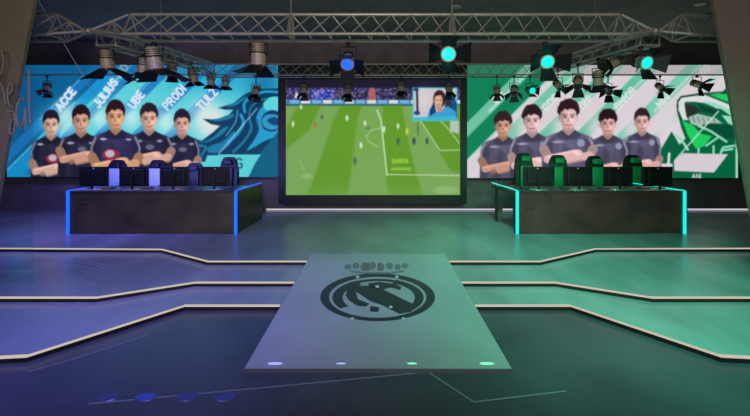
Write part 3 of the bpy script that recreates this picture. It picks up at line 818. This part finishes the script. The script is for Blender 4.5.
# webcam inset
cv.poly([(412.5, 87.5), (457.5, 87.5), (457.5, 121), (412.5, 121)], (70, 200, 210))
cv.poly([(414, 88.5), (456, 88.5), (456, 117), (414, 117)], (204, 196, 202))
cv.ell(424, 100, 9, 12, (222, 210, 212), soft=5, al=.7)
cv.poly([(416, 90), (418, 90), (418.5, 112), (416.5, 112)], (40, 38, 56)); cv.ell(416, 89.5, 2.6, 1.6, (20, 50, 110)); cv.ell(417, 113, 3, 2, (30, 60, 110))
cv.poly([(446, 92), (452, 90), (457, 104), (457, 118), (444, 116)], (26, 78, 128)); cv.poly([(446, 94), (450, 94), (452, 110), (446, 112)], (50, 44, 60))
cv.poly([(427, 118), (430, 108), (438, 112), (448, 106), (456, 112), (456, 120), (427, 120)], (58, 156, 212))
cv.poly([(430, 110), (434, 101), (436, 112), (430, 116)], (20, 60, 110))
cv.ell(439.5, 99, 6.2, 9, (56, 36, 40)); cv.ell(438.5, 101, 4.1, 7.2, (222, 172, 140)); cv.ell(437, 101, 2, 5, (238, 196, 164), soft=3, al=.6)
cv.poly([(434, 97), (434.5, 93), (441, 91), (444, 97), (441, 95), (436, 96)], (56, 36, 40))
for e in (436.7, 440.3): cv.ell(e, 100, .7, .5, (50, 30, 30))
cv.line([(437, 104.6), (440, 104.6)], .6, (160, 70, 66))
cv.poly([(436, 106), (442, 106), (443, 111), (438, 113)], (196, 140, 116))
cv.poly([(414, 117.5), (456, 116), (456, 120.5), (414, 120.5)], (60, 186, 206), .85)
cv.blur(2)
screen(cv, 8.28, (278.4, 65, 466.6, 204), 'centre video screen in a black surround showing a football match', 0.318)

# white light line at the foot of the back wall
for (xa, xb, lab) in ((502, 513, 'very short white light bar at the back wall foot seen under the right desk'), (266, 498, 'long white light bar at the back wall foot under the football screen'), (687, 760, 'white light bar at the back wall foot right of the right desk')):
    yb = 8.52; A = P(xa, 210, yb); B = P(xb, 210, yb)
    root = empty('floor_light_bar', ((A.x + B.x) / 2, yb, 0), lab, 'light bar', 'white light bars at the foot of the back wall')
    h = (B.x - A.x) / 2
    bm = BM(); box(bm, -h, h, 0.0, 0.05, 0, 0.048, 0.003); obj('housing', bm, M['black'], root)
    bm = BM(); box(bm, -h + 0.01, h - 0.01, -0.01, 0.0, 0.006, 0.042); obj('light_strip', bm, M['led_wall'], root)

# ------------------------------------------------------------------ player desks
def desk(x0, x1, led, label, open_side=False):
    y0, y1, h = 6.2, 7.55, 0.745
    cx = (x0 + x1) / 2
    r = empty('player_desk', (cx, y0, 0), label, 'desk')
    w = (x1 - x0) / 2
    bm = BM(); box(bm, -w + 0.03, w - 0.03, 0.01, 0.04, 0.012, h - 0.03, 0.004); obj('front_panel', bm, M['desk_warm' if open_side else 'desk'], r)
    for s_ in (-1, 1):
        xa, xb = (-w, -w + 0.03) if s_ < 0 else (w - 0.03, w)
        if open_side:
            bm = BM(); box(bm, xa, xb, 0.0, y1 - y0, h - 0.09, h - 0.03, 0.003); obj('side_rail', bm, M['desk_side'], r)
            bm = BM(); box(bm, xa, xb, y1 - y0 - 0.32, y1 - y0 - 0.22, 0.001, h - 0.09, 0.003); obj('leg', bm, M['desk_side'], r)
            bm = BM(); box(bm, xa, xb, 0.0, 0.10, 0.001, h - 0.09, 0.003); obj('leg', bm, M['desk_side'], r)
        else:
            bm = BM(); box(bm, xa, xb, 0.0, y1 - y0, 0.001, h - 0.03, 0.003); obj('side_panel', bm, M['desk_side'], r)
        xc = -w + 0.02 if s_ < 0 else w - 0.02
        bm = BM(); box(bm, xc - 0.027, xc + 0.027, -0.014, 0.0, 0.001, h - 0.002, 0.004); obj('light_strip', bm, M[led], r)
        bm = BM(); box(bm, xc - 0.02, xc + 0.02, 0.0, y1 - y0, h + 0.0005, h + 0.012, 0.003); obj('light_strip', bm, M[led], r)
    bm = BM(); box(bm, -w, w, 0, 0.85, h - 0.03, h, 0.003); obj('tabletop', bm, M['desk_top'], r)
    # faint raised lettering bars and a round badge on the front
    for i in range(3):
        bm = BM(); box(bm, -w + 0.16, -w + 0.42 - 0.05 * i, 0.006, 0.01, h - 0.16 - i * 0.08, h - 0.135 - i * 0.08); obj('front_ridge', bm, M['desk_top'], r)
    for i in range(4):
        bm = BM(); box(bm, w * 0.36, w * 0.62 - 0.04 * i, 0.006, 0.01, 0.36 + i * 0.06, 0.375 + i * 0.06); obj('front_ridge', bm, M['desk_top'], r)
    return r


desk(P(67, 191, 6.2).x, P(237, 191, 6.2).x, 'led_blue', 'long dark player desk edged with blue light strips, on the left')
desk(P(516, 191, 6.2).x, P(685.5, 191, 6.2).x, 'led_cyan', 'long dark player desk edged with turquoise light strips, on the right', True)

TOP = 0.7455
def monitor(px, glow, label, grp):
    Y = 6.36; c = P(px, 176, Y)
    r = empty('monitor', (c.x, Y, TOP), label, 'monitor', grp)
    bm = BM(); box(bm, -0.262, 0.262, 0.03, 0.052, 0.055, 0.405, 0.008)
    box(bm, -0.19, 0.19, 0.0, 0.031, 0.10, 0.36, 0.012); obj('housing', bm, M['black'], r)
    bm = BM(); box(bm, -0.254, 0.254, 0.0522, 0.0545, 0.064, 0.396); obj('display', bm, M[glow], r)
    bm = BM(); box(bm, -0.02, 0.02, -0.02, 0.0, 0.012, 0.26, 0.004); obj('stand_neck', bm, M['black'], r)
    bm = BM(); lathe(bm, [(0.10, 0.012), (0.125, 0.008), (0.128, 0.0)], 28, Matrix.Scale(1.25, 4, (1, 0, 0))); obj('stand_base', bm, M['base_' + glow[-1]], r)
    bm = BM(); lathe(bm, [(0.016, 0.004), (0.018, 0.0)], 14, Matrix.Translation((0, 0.0, 0.372)) @ Matrix.Rotation(math.pi / 2, 4, 'X')); 
    bmesh.ops.translate(bm, verts=bm.verts[:], vec=(0, 0.03, 0))
    obj('badge', bm, M['dot'], r)
    bm = BM(); box(bm, -0.22, 0.22, 0.14, 0.27, 0.0, 0.022, 0.005)
    bmesh.ops.translate(bm, verts=bm.verts[:], vec=(c.x, Y, TOP))
    kb = obj('keyboard', bm, M['black']); tag(kb, 'black keyboard on the desk behind the ' + label, 'keyboard', 'keyboards behind the monitors')
    kb['label'] = 'low black keyboard ' + label[label.index(','):].strip(', ')


M['base_b'] = mat('stand_base_silver', (170, 166, 190), 0.25, metal=0.5)
M['base_g'] = mat('stand_base_green_tint', (120, 190, 160), 0.25, metal=0.5)
nth = ('leftmost', 'second from left', 'third from left', 'rightmost')
for i, px in enumerate((92.2, 132.5, 173.5, 214.5)):
    monitor(px, 'mon_glow_b', 'black monitor seen from behind, %s of four on the blue-lit desk' % nth[i], 'monitors on the blue-lit desk')
for i, px in enumerate((538.5, 579, 619.5, 659.5)):
    monitor(px, 'mon_glow_g', 'black monitor seen from behind, %s of four on the turquoise-lit desk' % nth[i], 'monitors on the turquoise-lit desk')


def pad(bm, w, d, h, mtx, bev=0.03):
    t = bmesh.new(); bmesh.ops.create_cube(t, size=1)
    for v in t.verts: v.co = Vector((v.co.x * w, v.co.y * d, v.co.z * h))
    bmesh.ops.bevel(t, geom=t.edges[:], offset=bev, segments=3, affect='EDGES', profile=0.5)
    merge(bm, t, mtx)


def chair(px, py_top, Y, main, accent, label, grp, rz=0.0):
    """gaming chair facing the camera"""
    top = EYE - (py_top - CY) * Y / F
    x = (px - CX) * Y / F
    r = empty('gaming_chair', (x, Y, 0), label, 'chair', grp)
    r.rotation_euler = (0, 0, rz)
    T = Matrix.Translation
    bm = BM(); pad(bm, 0.50, 0.48, 0.10, T((0, -0.12, 0.47)), 0.04); obj('seat', bm, M[main], r, True)
    hb = top - 0.52
    # tapered back with shoulder wings
    bm = BM()
    prof = [(0.18, 0), (0.21, 0.12), (0.19, 0.28), (0.215, 0.46), (0.20, hb - 0.24), (0.15, hb - 0.13), (0.135, hb - .03), (0.09, hb)]
    pts = prof + [(-w, z) for w, z in reversed(prof)]
    prism_y(bm, pts, -0.05, 0.05)
    bmesh.ops.bevel(bm, geom=bm.edges[:], offset=0.018, segments=2, affect='EDGES')
    bmesh.ops.transform(bm, matrix=T((0, 0.12, 0.52)) @ Matrix.Rotation(-0.06, 4, 'X'), verts=bm.verts[:])
    obj('backrest', bm, M[main], r, False)
    bm = BM(); pad(bm, 0.24, 0.05, 0.44, T((0, 0.055, 0.52 + hb * 0.42)), 0.02); obj('centre_panel', bm, M[accent], r, True)
    bm = BM(); pad(bm, 0.20, 0.08, 0.12, T((0, 0.06, top - 0.12)), 0.03); obj('headrest', bm, M[accent if main == 'leather_black' else main], r, True)
    for s_ in (-1, 1):
        bm = BM(); pad(bm, 0.07, 0.26, 0.03, T((s_ * 0.29, -0.08, 0.69)), 0.012); box(bm, s_ * 0.29 - 0.015, s_ * 0.29 + 0.015, -0.06, -0.02, 0.47, 0.68)
        obj('armrest', bm, M['black'], r)
    bm = BM(); tube(bm, (0, -0.08, 0.10), (0, -0.08, 0.43), 0.03, seg=12); obj('gas_column', bm, M['black'], r)
    for i in range(5):
        t_ = 2 * math.pi * i / 5 + 0.3
        e = Vector((0.29 * math.cos(t_), -0.08 + 0.29 * math.sin(t_), 0.075))
        bm = BM(); tube(bm, (0, -0.08, 0.12), e, 0.028, 0.016, 8); lg = obj('leg', bm, M['black'], r)
        bm = BM(); tube(bm, (e.x - 0.014, e.y, 0.03), (e.x + 0.014, e.y, 0.03), 0.03, seg=14); obj('caster', bm, M['rubber'], lg)


for i, (px, pt, m1, m2, lab) in enumerate(((113, 160, 'leather_navy', 'leather_white', 'navy gaming chair with pale centre between the first and second monitor of the blue-lit desk'),
                                       (153, 160, 'leather_navy', 'leather_white', 'navy gaming chair with pale centre between the second and third monitor of the blue-lit desk'),
                                       (192, 163, 'leather_navy', 'leather_navy', 'low navy gaming chair behind the third monitor of the blue-lit desk'),
                                       (226, 157, 'leather_navy', 'leather_navy', 'dark navy gaming chair at the right end of the blue-lit desk'))):
    chair(px, pt, 7.75, m1, m2, lab, 'gaming chairs at the blue-lit desk', 0.05 * (-1) ** i)
for i, (px, pt, lab) in enumerate(((527, 153, 'black and green gaming chair at the left end of the turquoise-lit desk'),
                              (561, 155, 'black and green gaming chair between the first and second monitor of the turquoise-lit desk'),
                              (599, 156, 'black and green gaming chair between the second and third monitor of the turquoise-lit desk'),
                              (637, 155, 'black and green gaming chair between the third and fourth monitor of the turquoise-lit desk'))):
    chair(px, pt, 7.75, 'leather_black', 'leather_green', lab, 'gaming chairs at the turquoise-lit desk', 0.06 * (-1) ** i)


# ------------------------------------------------------------------ trusses
def chord(root, a, b, r=0.021):
    bm = BM(); tube(bm, a - root.location, b - root.location, r, seg=10); obj('chord', bm, M['alu'], root)


def brace(root, a, b, r=0.0095):
    bm = BM(); tube(bm, a - root.location, b - root.location, r, seg=6); obj('brace', bm, M['alu'], root)


def lattice(root, A0, A1, B0, B1, n, r=0.0095, start=0):
    for i in range(n):
        p, q_ = i / n, (i + 1) / n
        if (i + start) % 2: brace(root, A0.lerp(A1, p), B0.lerp(B1, q_), r)
        else: brace(root, B0.lerp(B1, p), A0.lerp(A1, q_), r)


def end_frame(root, pts, r=0.012):
    for a_, b_ in zip(pts, pts[1:] + pts[:1]): brace(root, a_, b_, r)


def tri_truss(label, cfg, n, grp, kind='truss', rc=0.021, rb=0.0095, ends=True):
    """cfg: (top0, front0, rear0, top1, front1, rear1)"""
    t0, f0, r0, t1, f1, r1 = [Vector(v) for v in cfg]
    root = empty('lighting_truss', (f0 + f1) / 2, label, 'truss', grp)
    chord(root, t0, t1, rc); chord(root, f0, f1, rc); chord(root, r0, r1, rc)
    for i in range(n):
        p, q_ = i / n, (i + 1) / n
        brace(root, f0.lerp(f1, p), t0.lerp(t1, q_), rb)
        if kind == 'truss' or i % 2: brace(root, t0.lerp(t1, p), r0.lerp(r1, q_), rb * .8)
        if i and i % 2 == 0: brace(root, f0.lerp(f1, p), r0.lerp(r1, p), rb)
    if ends: end_frame(root, [t0, f0, r0]); end_frame(root, [t1, f1, r1])
    return root


ZB, ZTOP = 2.885, 3.175; YFc, YRc, YTc = 4.40, 4.70, 4.55
NL, NR = P(88, 31, YTc), P(656, 31, YTc)
xs = [P(130, 14, YTc).x, P(291, 14, YTc).x, P(452, 14, YTc).x, P(620, 14, YTc).x]
labs = ['section of the front overhead truss above the lion emblem, left third', 'middle section of the front overhead truss above the football screen', 'section of the front overhead truss above the green wall, right third']
for i in range(3):
    g = 0.012
    tri_truss(labs[i], ((xs[i] + g, YTc, ZTOP), (xs[i] + g, YFc, ZB), (xs[i] + g, YRc, ZB), (xs[i + 1] - g, YTc, ZTOP), (xs[i + 1] - g, YFc, ZB), (xs[i + 1] - g, YRc, ZB)), 8, 'front overhead truss')


def cone_truss(x, node, label, n=2):
    root = empty('truss_end_cone', node, label, 'truss', 'tapered truss ends')
    d = 0.05 if x > node.x else -0.05
    pts = [Vector((x, YTc, ZTOP)), Vector((x, YFc, ZB)), Vector((x, YRc, ZB))]
    tips = [Vector((node.x + d, YTc, node.z + .02)), Vector((node.x + d, YTc - .03, node.z - .015)), Vector((node.x + d, YTc + .03, node.z - .015))]
    for p_, t_ in zip(pts, tips): chord(root, t_, p_, 0.018)
    for j in (1, 2): brace(root, pts[0].lerp(tips[0], .45), pts[j]); brace(root, pts[0].lerp(tips[0], .45), pts[j].lerp(tips[j], .5))
    bm = BM(); tube(bm, (0, 0, 0), (d * 1.1, 0, 0), 0.045, 0.04, 14); obj('coupler', bm, M['alu'], root)


cone_truss(xs[0] - .014, NL + Vector((.012, 0, 0)), 'tapered truss end left of the front truss, pointing at the left node')
cone_truss(xs[3] + .014, NR - Vector((.012, 0, 0)), 'tapered truss end right of the front truss, pointing at the right node')
cone_truss(P(58, 14, YTc).x, NL - Vector((.012, 0, 0)), 'tapered truss end beside the olive portal panel')
cone_truss(P(682, 14, YTc).x, NR + Vector((.012, 0, 0)), 'tapered truss end beside the taupe portal panel')
xo = P(58, 14, YTc).x - .014
tri_truss('short outer truss piece running behind the olive portal panel', ((-6.2, YTc, ZTOP), (-6.2, YFc + .03, ZB), (-6.2, YRc, ZB), (xo, YTc, ZTOP), (xo, YFc + .03, ZB), (xo, YRc, ZB)), 6, 'outer truss pieces')
xo = P(682, 14, YTc).x + .014
tri_truss('short outer truss piece running behind the taupe portal panel', ((xo, YTc, ZTOP), (xo, YFc + .03, ZB), (xo, YRc, ZB), (6.2, YTc, ZTOP), (6.2, YFc + .03, ZB), (6.2, YRc, ZB)), 6, 'outer truss pieces')

# side trusses running back to the rear truss
for sgn, lab in ((-1, 'box truss running back along the left side over the blue desk'), (1, 'box truss running back along the right side over the green desk')):
    X0, X1 = sgn * 3.75, sgn * 3.50
    Y0, Y1 = 4.80, 7.70
    zb0, zt0, zb1, zt1 = 2.86, 3.06, 3.09, 3.28
    root = empty('lighting_truss', ((X0 + X1) / 2, Y0, zb0), lab, 'truss', 'side trusses')
    a_ = [Vector((X0, Y0, zb0)), Vector((X1, Y0, zb0)), Vector((X1, Y0, zt0)), Vector((X0, Y0, zt0))]
    b_ = [Vector((X0, Y1, zb1)), Vector((X1, Y1, zb1)), Vector((X1, Y1, zt1)), Vector((X0, Y1, zt1))]
    for u, v in zip(a_, b_): chord(root, u, v, 0.019)
    for j in range(4): lattice(root, a_[j], b_[j], a_[(j + 1) % 4], b_[(j + 1) % 4], 16, 0.009, j)
    end_frame(root, a_); end_frame(root, b_)

# rear truss over the screens
tri_truss('long rear truss crossing above the football screen, seen below the front truss', ((-3.82, 7.95, 3.335), (-3.82, 7.82, 3.065), (-3.82, 8.08, 3.065), (3.7, 7.95, 3.335), (3.7, 7.82, 3.065), (3.7, 8.08, 3.065)), 28, None, rc=0.016, rb=0.008)
for xa, xb, lab in ((-9.0, -3.85, 'horizontal grey pipe crossing the top of the blue video wall'), (3.73, 9.0, 'horizontal dark pipe crossing the top of the green and white video wall')):
    bm = BM(); tube(bm, (xa, 7.82, 3.066), (xb, 7.82, 3.066), 0.016, seg=10)
    tag(obj('lighting_pipe', bm, M['alu']), lab, 'pipe', 'lighting pipes at both ends of the rear truss')

# suspension rods
for i, (x, y, z, lab) in enumerate(((xs[1], YTc, ZTOP + .021, 'thin suspension rod holding the front truss at its left joint'), (xs[2], YTc, ZTOP + .021, 'thin suspension rod holding the front truss at its right joint'),
                               (-3.62, 6.0, 3.17, 'thin suspension rod over the left side truss'), (3.62, 6.0, 3.17, 'thin suspension rod over the right side truss'))):
    bm = BM(); tube(bm, (x, y, z - .02), (x, y, 3.998), 0.006, seg=6)
    o = obj('suspension_rod', bm, M['alu']); tag(o, lab, 'rod', 'suspension rods')
# slanting stay cable in front of the left screen
bm = BM(); tube(bm, P(20, -30, 4.6), P(98, 101, 8.3), 0.007, seg=6)
tag(obj('stay_cable', bm, M['alu']), 'thin pale cable slanting down across the blue wall, upper left', 'cable')
# small recessed ceiling lights
for px, py, lab in ((456, 7, 'small dim recessed ceiling light above the football screen'), (700, 4, 'small dim recessed ceiling light at the upper right corner')):
    Y = F * 2.5 / (CY - py); x = (px - CX) * Y / F
    r = empty('ceiling_light', (x, Y, 4.0), lab, 'ceiling light', 'recessed ceiling lights')
    bm = BM(); lathe(bm, [(0.085, 0), (0.08, -0.012)], 20); obj('bezel', bm, M['body'], r)
    bm = BM(); lathe(bm, [(0.06, -0.012), (0.058, -0.015)], 20); obj('lens', bm, M['dot'], r)


# ------------------------------------------------------------------ stage lamps with four barn doors
def lamp(px, py, Y, ztruss, aim, size, lens, label, grp, flap=0.75, open_=0.6, length=1.0):
    """px, py: picture position of the lamp's body centre at depth Y; ztruss: height of the chord it hangs on"""
    c = P(px, py, Y)
    root = empty('stage_lamp', (c.x, Y, ztruss), label, 'stage lamp', grp)
    off = root.location
    d = Vector(aim).normalized()
    q_ = (-d).to_track_quat('Z', 'Y').to_matrix().to_4x4()
    Mx = Matrix.Translation(c - off) @ q_
    if grp.startswith('small'): size *= .86
    r = 0.10 * size; L = 0.30 * size * length
    # body: local +Z is the back, -Z the beam
    bm = BM()
    lathe(bm, [(r * .45, L * .55), (r * .8, L * .5), (r * .88, L * .42), (r * .88, L * .12)], 20, Mx)
    lathe(bm, [(r * .98, L * .10), (r * .98, -L * .35), (r * 1.05, -L * .37), (r * 1.05, -L * .5), (r * .9, -L * .5)], 20, Mx)
    obj('housing', bm, M['body'], root, False)
    bm = BM(); lathe(bm, [(r * 1.01, L * .13), (r * 1.03, L * .06)], 20, Mx)
    for i in range(3): lathe(bm, [(r * .95, L * (.2 + i * .09)), (r * .95, L * (.23 + i * .09))], 20, Mx)
    obj('cooling_fin', bm, M['flap'], root)
    bm = BM(); lathe(bm, [(r * .86, -L * .5), (r * .8, -L * .53), (r * .5, -L * .56)], 24, Mx)
    obj('lens', bm, M[lens], root)
    # doors
    for i in range(4):
        w0, w1, h = r * .8, r * 1.35, r * 2.2 * flap
        t = bmesh.new()
        a_ = math.radians(90 * i)
        pts = [(-w0, 0), (w0, 0), (w1, h), (-w1, h)]
        th = 0.003
        vs0 = [t.verts.new((x, 0, -y)) for x, y in pts]; vs1 = [t.verts.new((x, th, -y)) for x, y in pts]
        t.faces.new(vs0); t.faces.new(vs1[::-1])
        for j in range(4): t.faces.new((vs0[j], vs0[(j + 1) % 4], vs1[(j + 1) % 4], vs1[j]))
        o_ = open_ * (1.0 if i % 2 else .85)
        mm = Mx @ Matrix.Rotation(a_, 4, 'Z') @ Matrix.Translation((0, r * 1.0, -L * .47)) @ Matrix.Rotation(o_, 4, 'X')
        bm = BM(); merge(bm, t, mm); obj('barn_door', bm, M['flap'], root)
    # yoke and clamp
    bm = BM()
    sd = Vector((1, 0, 0)) * (r * 1.22)
    cc = c - off; top = Vector((0, 0, min(-0.03, cc.z + r * 1.7 + .04)))
    tp = Vector((cc.x, cc.y, max(cc.z + L * .62 + .01, cc.z + r * 1.4)))
    if tp.z > -0.02: tp.z = -0.02
    for s_ in (-1, 1):
        tube(bm, cc + sd * s_ * .8, cc + sd * s_, 0.012 * size, seg=8)
        tube(bm, cc + sd * s_, tp + sd * s_, 0.009 * size, seg=6)
    tube(bm, tp - sd, tp + sd, 0.009 * size, seg=6)
    obj('yoke', bm, M['flap'], root)
    bm = BM()
    tube(bm, tp, Vector((cc.x, cc.y, 0.0)), 0.011 * size + .003, seg=8)
    lathe(bm, [(0.035 * size, 0.0), (0.035 * size, -0.05 * size)], 12)
    obj('clamp', bm, M['black'], root)
    return root


zm = ZB - .021
FRONT = 'stage lamps hanging from the front truss'; SIDEL = 'stage lamps under the left side truss'; SIDER = 'stage lamps under the right side truss'; REAR = 'small stage lamps on the rear truss'
def side(px, py, X, aim, size, lens, label, grp, *a):
    Y = X * F / (px - CX)
    return lamp(px, py, Y, 2.86 + (Y - 4.8) / 2.9 * .23 - .019, aim, size, lens, label, grp, *a)

side(107, 60, -3.75, (.05, .12, -1), .85, 'glass_dark', 'tan lamp with spread black flaps pointing down over the JULIUS name', SIDEL, 1.5, 1.15)
side(143, 66, -3.5, (-.1, .1, -1), .7, 'glass_dark', 'small tan lamp close beside the larger one left of the name PRODI', SIDEL, .8, .8)
lamp(154, 59, 4.70, zm, (.12, .15, -1), .95, 'glass_dark', 'largest tan lamp with wide black flaps over the third player of the blue wall', FRONT, 1.6, 1.2)
side(172, 70, -3.5, (-.1, .2, -1), .7, 'glass_dark', 'small tan lamp between the largest lamp and the truss middle, left side', SIDEL, .8, .7)
side(193, 76, -3.5, (.1, .2, -1), 0.8, 'glass_dark', 'tan lamp pointing down above the fifth player of the blue wall', SIDEL, .6, .75)
side(211, 80, -3.5, (0, .15, -1), .75, 'glass_dark', 'tan lamp nearest the far end of the left side truss', SIDEL, .6, .7)
zr = 3.047
lamp(225.5, 82, 7.82, zr, (0, .1, -1), .8, 'glass_dark', 'tan lamp on the rear truss just right of the name TULZ', REAR, .6, .6)
lamp(258.5, 55, 4.70, zm, (0, .1, -1), .95, 'glass_dark', 'tan lamp pointing down beside the lion emblem top with black flaps', FRONT, 1.1, 1.15)
lamp(348, 60, 4.70, zm, (0, -.75, -.62), .85, 'lens_blue', 'stage lamp lit deep blue above the football screen', FRONT, 1.0, .75)
lamp(447, 55.5, 4.70, zm, (-.03, -1, -.1), .95, 'lens_cyan', 'stage lamp lit turquoise facing forward above the webcam picture', FRONT, 1.0, .9, .8)
lamp(545, 61, 4.70, zm, (-.12, -1, -.35), .85, 'lens_cyan', 'stage lamp lit turquoise above the first players of the green wall', FRONT, 1.1, .85, .8)
side(641, 62, 3.5, (.1, -1, -.35), .85, 'lens_cyan', 'stage lamp lit turquoise at the near end of the right side truss', SIDER, .9, .85, .8)
side(616, 62, 3.75, (-.8, .1, -.4), .8, 'glass_dark', 'grey lamp turned sideways just left of the rightmost turquoise lamp', SIDER, .6, .6)
side(598, 78, 3.5, (.2, .3, -1), .75, 'glass_dark', 'dark lamp pointing down under the middle of the right side truss', SIDER, .8, .9)
side(578, 82, 3.5, (-.3, -.5, -1), .75, 'glass_dark', 'dark lamp with crossed flaps over the third player of the green wall', SIDER, .9, 1.0)
side(558, 85, 3.5, (.3, -.6, -.8), .7, 'glass_dark', 'dark lamp with tilted flaps nearest the far end of the right side truss', SIDER, .8, 1.0)
lamp(47, 88, 7.82, zr, (.2, -.5, -1), .85, 'glass_dark', 'small lamp on the rear truss alone at the far left, above the ACCE name', REAR, .55, .8)
lamp(256, 91, 7.82, zr, (0, -.3, -1), .9, 'glass_dark', 'small lamp on the rear truss in front of the lion mane', REAR, .7, .5)
lamp(304, 90, 7.82, zr, (0, -.3, -1), .85, 'glass_dark', 'small lamp on the rear truss before the left end of the football crowd', REAR, .7, .5)
lamp(348, 91, 7.82, zr, (0, -.3, -1), .85, 'glass_dark', 'small lamp on the rear truss right below the deep blue lit lamp', REAR, .7, .5)
lamp(401, 88, 7.82, zr, (0, -.3, -1), .9, 'glass_dark', 'small lamp on the rear truss just left of the webcam picture', REAR, .7, .45)
lamp(449, 89, 7.82, zr, (0, -.3, -1), .85, 'glass_dark', 'small lamp on the rear truss in front of the webcam picture', REAR, .7, .5)
lamp(497, 91, 7.82, zr, (-.1, -.3, -1), .8, 'glass_dark', 'small lamp on the rear truss before the plain green corner', REAR, .7, .8)
lamp(514, 90, 7.82, zr, (-.2, -.4, -.8), .9, 'glass_dark', 'dark small lamp on the rear truss just left of the small turquoise one', REAR, .8, .8)
lamp(530, 90, 7.82, zr, (.1, -1, -.3), .85, 'lens_cyan', 'small lamp on the rear truss lit turquoise', REAR, .5, .8)
lamp(608, 90, 7.82, zr, (-.2, -.8, -.6), .85, 'glass_dark', 'small lamp on the rear truss above the fourth player of the green wall', REAR, 1.0, 1.0)
lamp(660, 87, 7.82, zr, (.1, -.7, -.7), .8, 'glass_dark', 'small lamp on the rear truss right of the rightmost turquoise lamp', REAR, .9, .95)
lamp(697, 84, 7.82, zr, (.3, -.8, -.5), .9, 'glass_dark', 'small lamp on the rear truss directly above the shark emblem', REAR, .9, 1.0)

# ------------------------------------------------------------------ glass pane with handwriting beside the left portal
gl = bpy.data.materials.new('clear_glass'); gl.use_nodes = True
nt = gl.node_tree; nt.nodes.clear()
out = nt.nodes.new('ShaderNodeOutputMaterial'); mx = nt.nodes.new('ShaderNodeMixShader'); tr = nt.nodes.new('ShaderNodeBsdfTransparent'); gs = nt.nodes.new('ShaderNodeBsdfGlossy')
tr.inputs[0].default_value = (0.95, 0.97, 0.97, 1); gs.inputs['Roughness'].default_value = 0.05; mx.inputs[0].default_value = 0.04
nt.links.new(tr.outputs[0], mx.inputs[1]); nt.links.new(gs.outputs[0], mx.inputs[2]); nt.links.new(mx.outputs[0], out.inputs[0])
Yg = 4.10
root = empty('glass_pane', (P(8, 200, Yg).x, Yg, L3), 'clear glass pane with pale handwritten letters beside the olive portal', 'glass pane')
off = root.location
x_e = P(33, 100, Yg).x
bm = BM(); box(bm, -7.2 - off.x, x_e - off.x, 0.0, 0.008, 0.0, 3.9); obj('pane', bm, gl, root)
bm = BM()
letters = [
    [(-6, 104), (-5, 50), (2, 48), (5, 60), (2, 74), (-4, 78), (3, 84), (6, 104)],
    [(7, 96), (13, 92), (13, 84), (9, 82), (7, 92), (8, 106), (14, 108)],
    [(25, 100), (20, 97), (16, 106), (16, 122), (20, 130), (25, 122), (25, 98), (26, 130)],
    [(29, 70), (29, 118), (31, 124)],
    [(10, 112), (15, 108), (16, 130), (11, 138), (8, 128), (12, 118), (16, 120)],
]
for st in letters:
    pts = []
    for (x0_, y0_), (x1_, y1_) in zip(st[:-1], st[1:]):
        for t_ in (0, .5): pts.append((x0_ + (x1_ - x0_) * t_, y0_ + (y1_ - y0_) * t_))
    pts.append(st[-1])
    for _ in range(2): pts = [pts[0]] + [((a_[0] + 2 * b_[0] + c_[0]) / 4, (a_[1] + 2 * b_[1] + c_[1]) / 4) for a_, b_, c_ in zip(pts, pts[1:], pts[2:])] + [pts[-1]]
    polytube(bm, [P(x, y, Yg - 0.004) - off for x, y in pts], 0.011)
obj('lettering', bm, M['letter'], root)
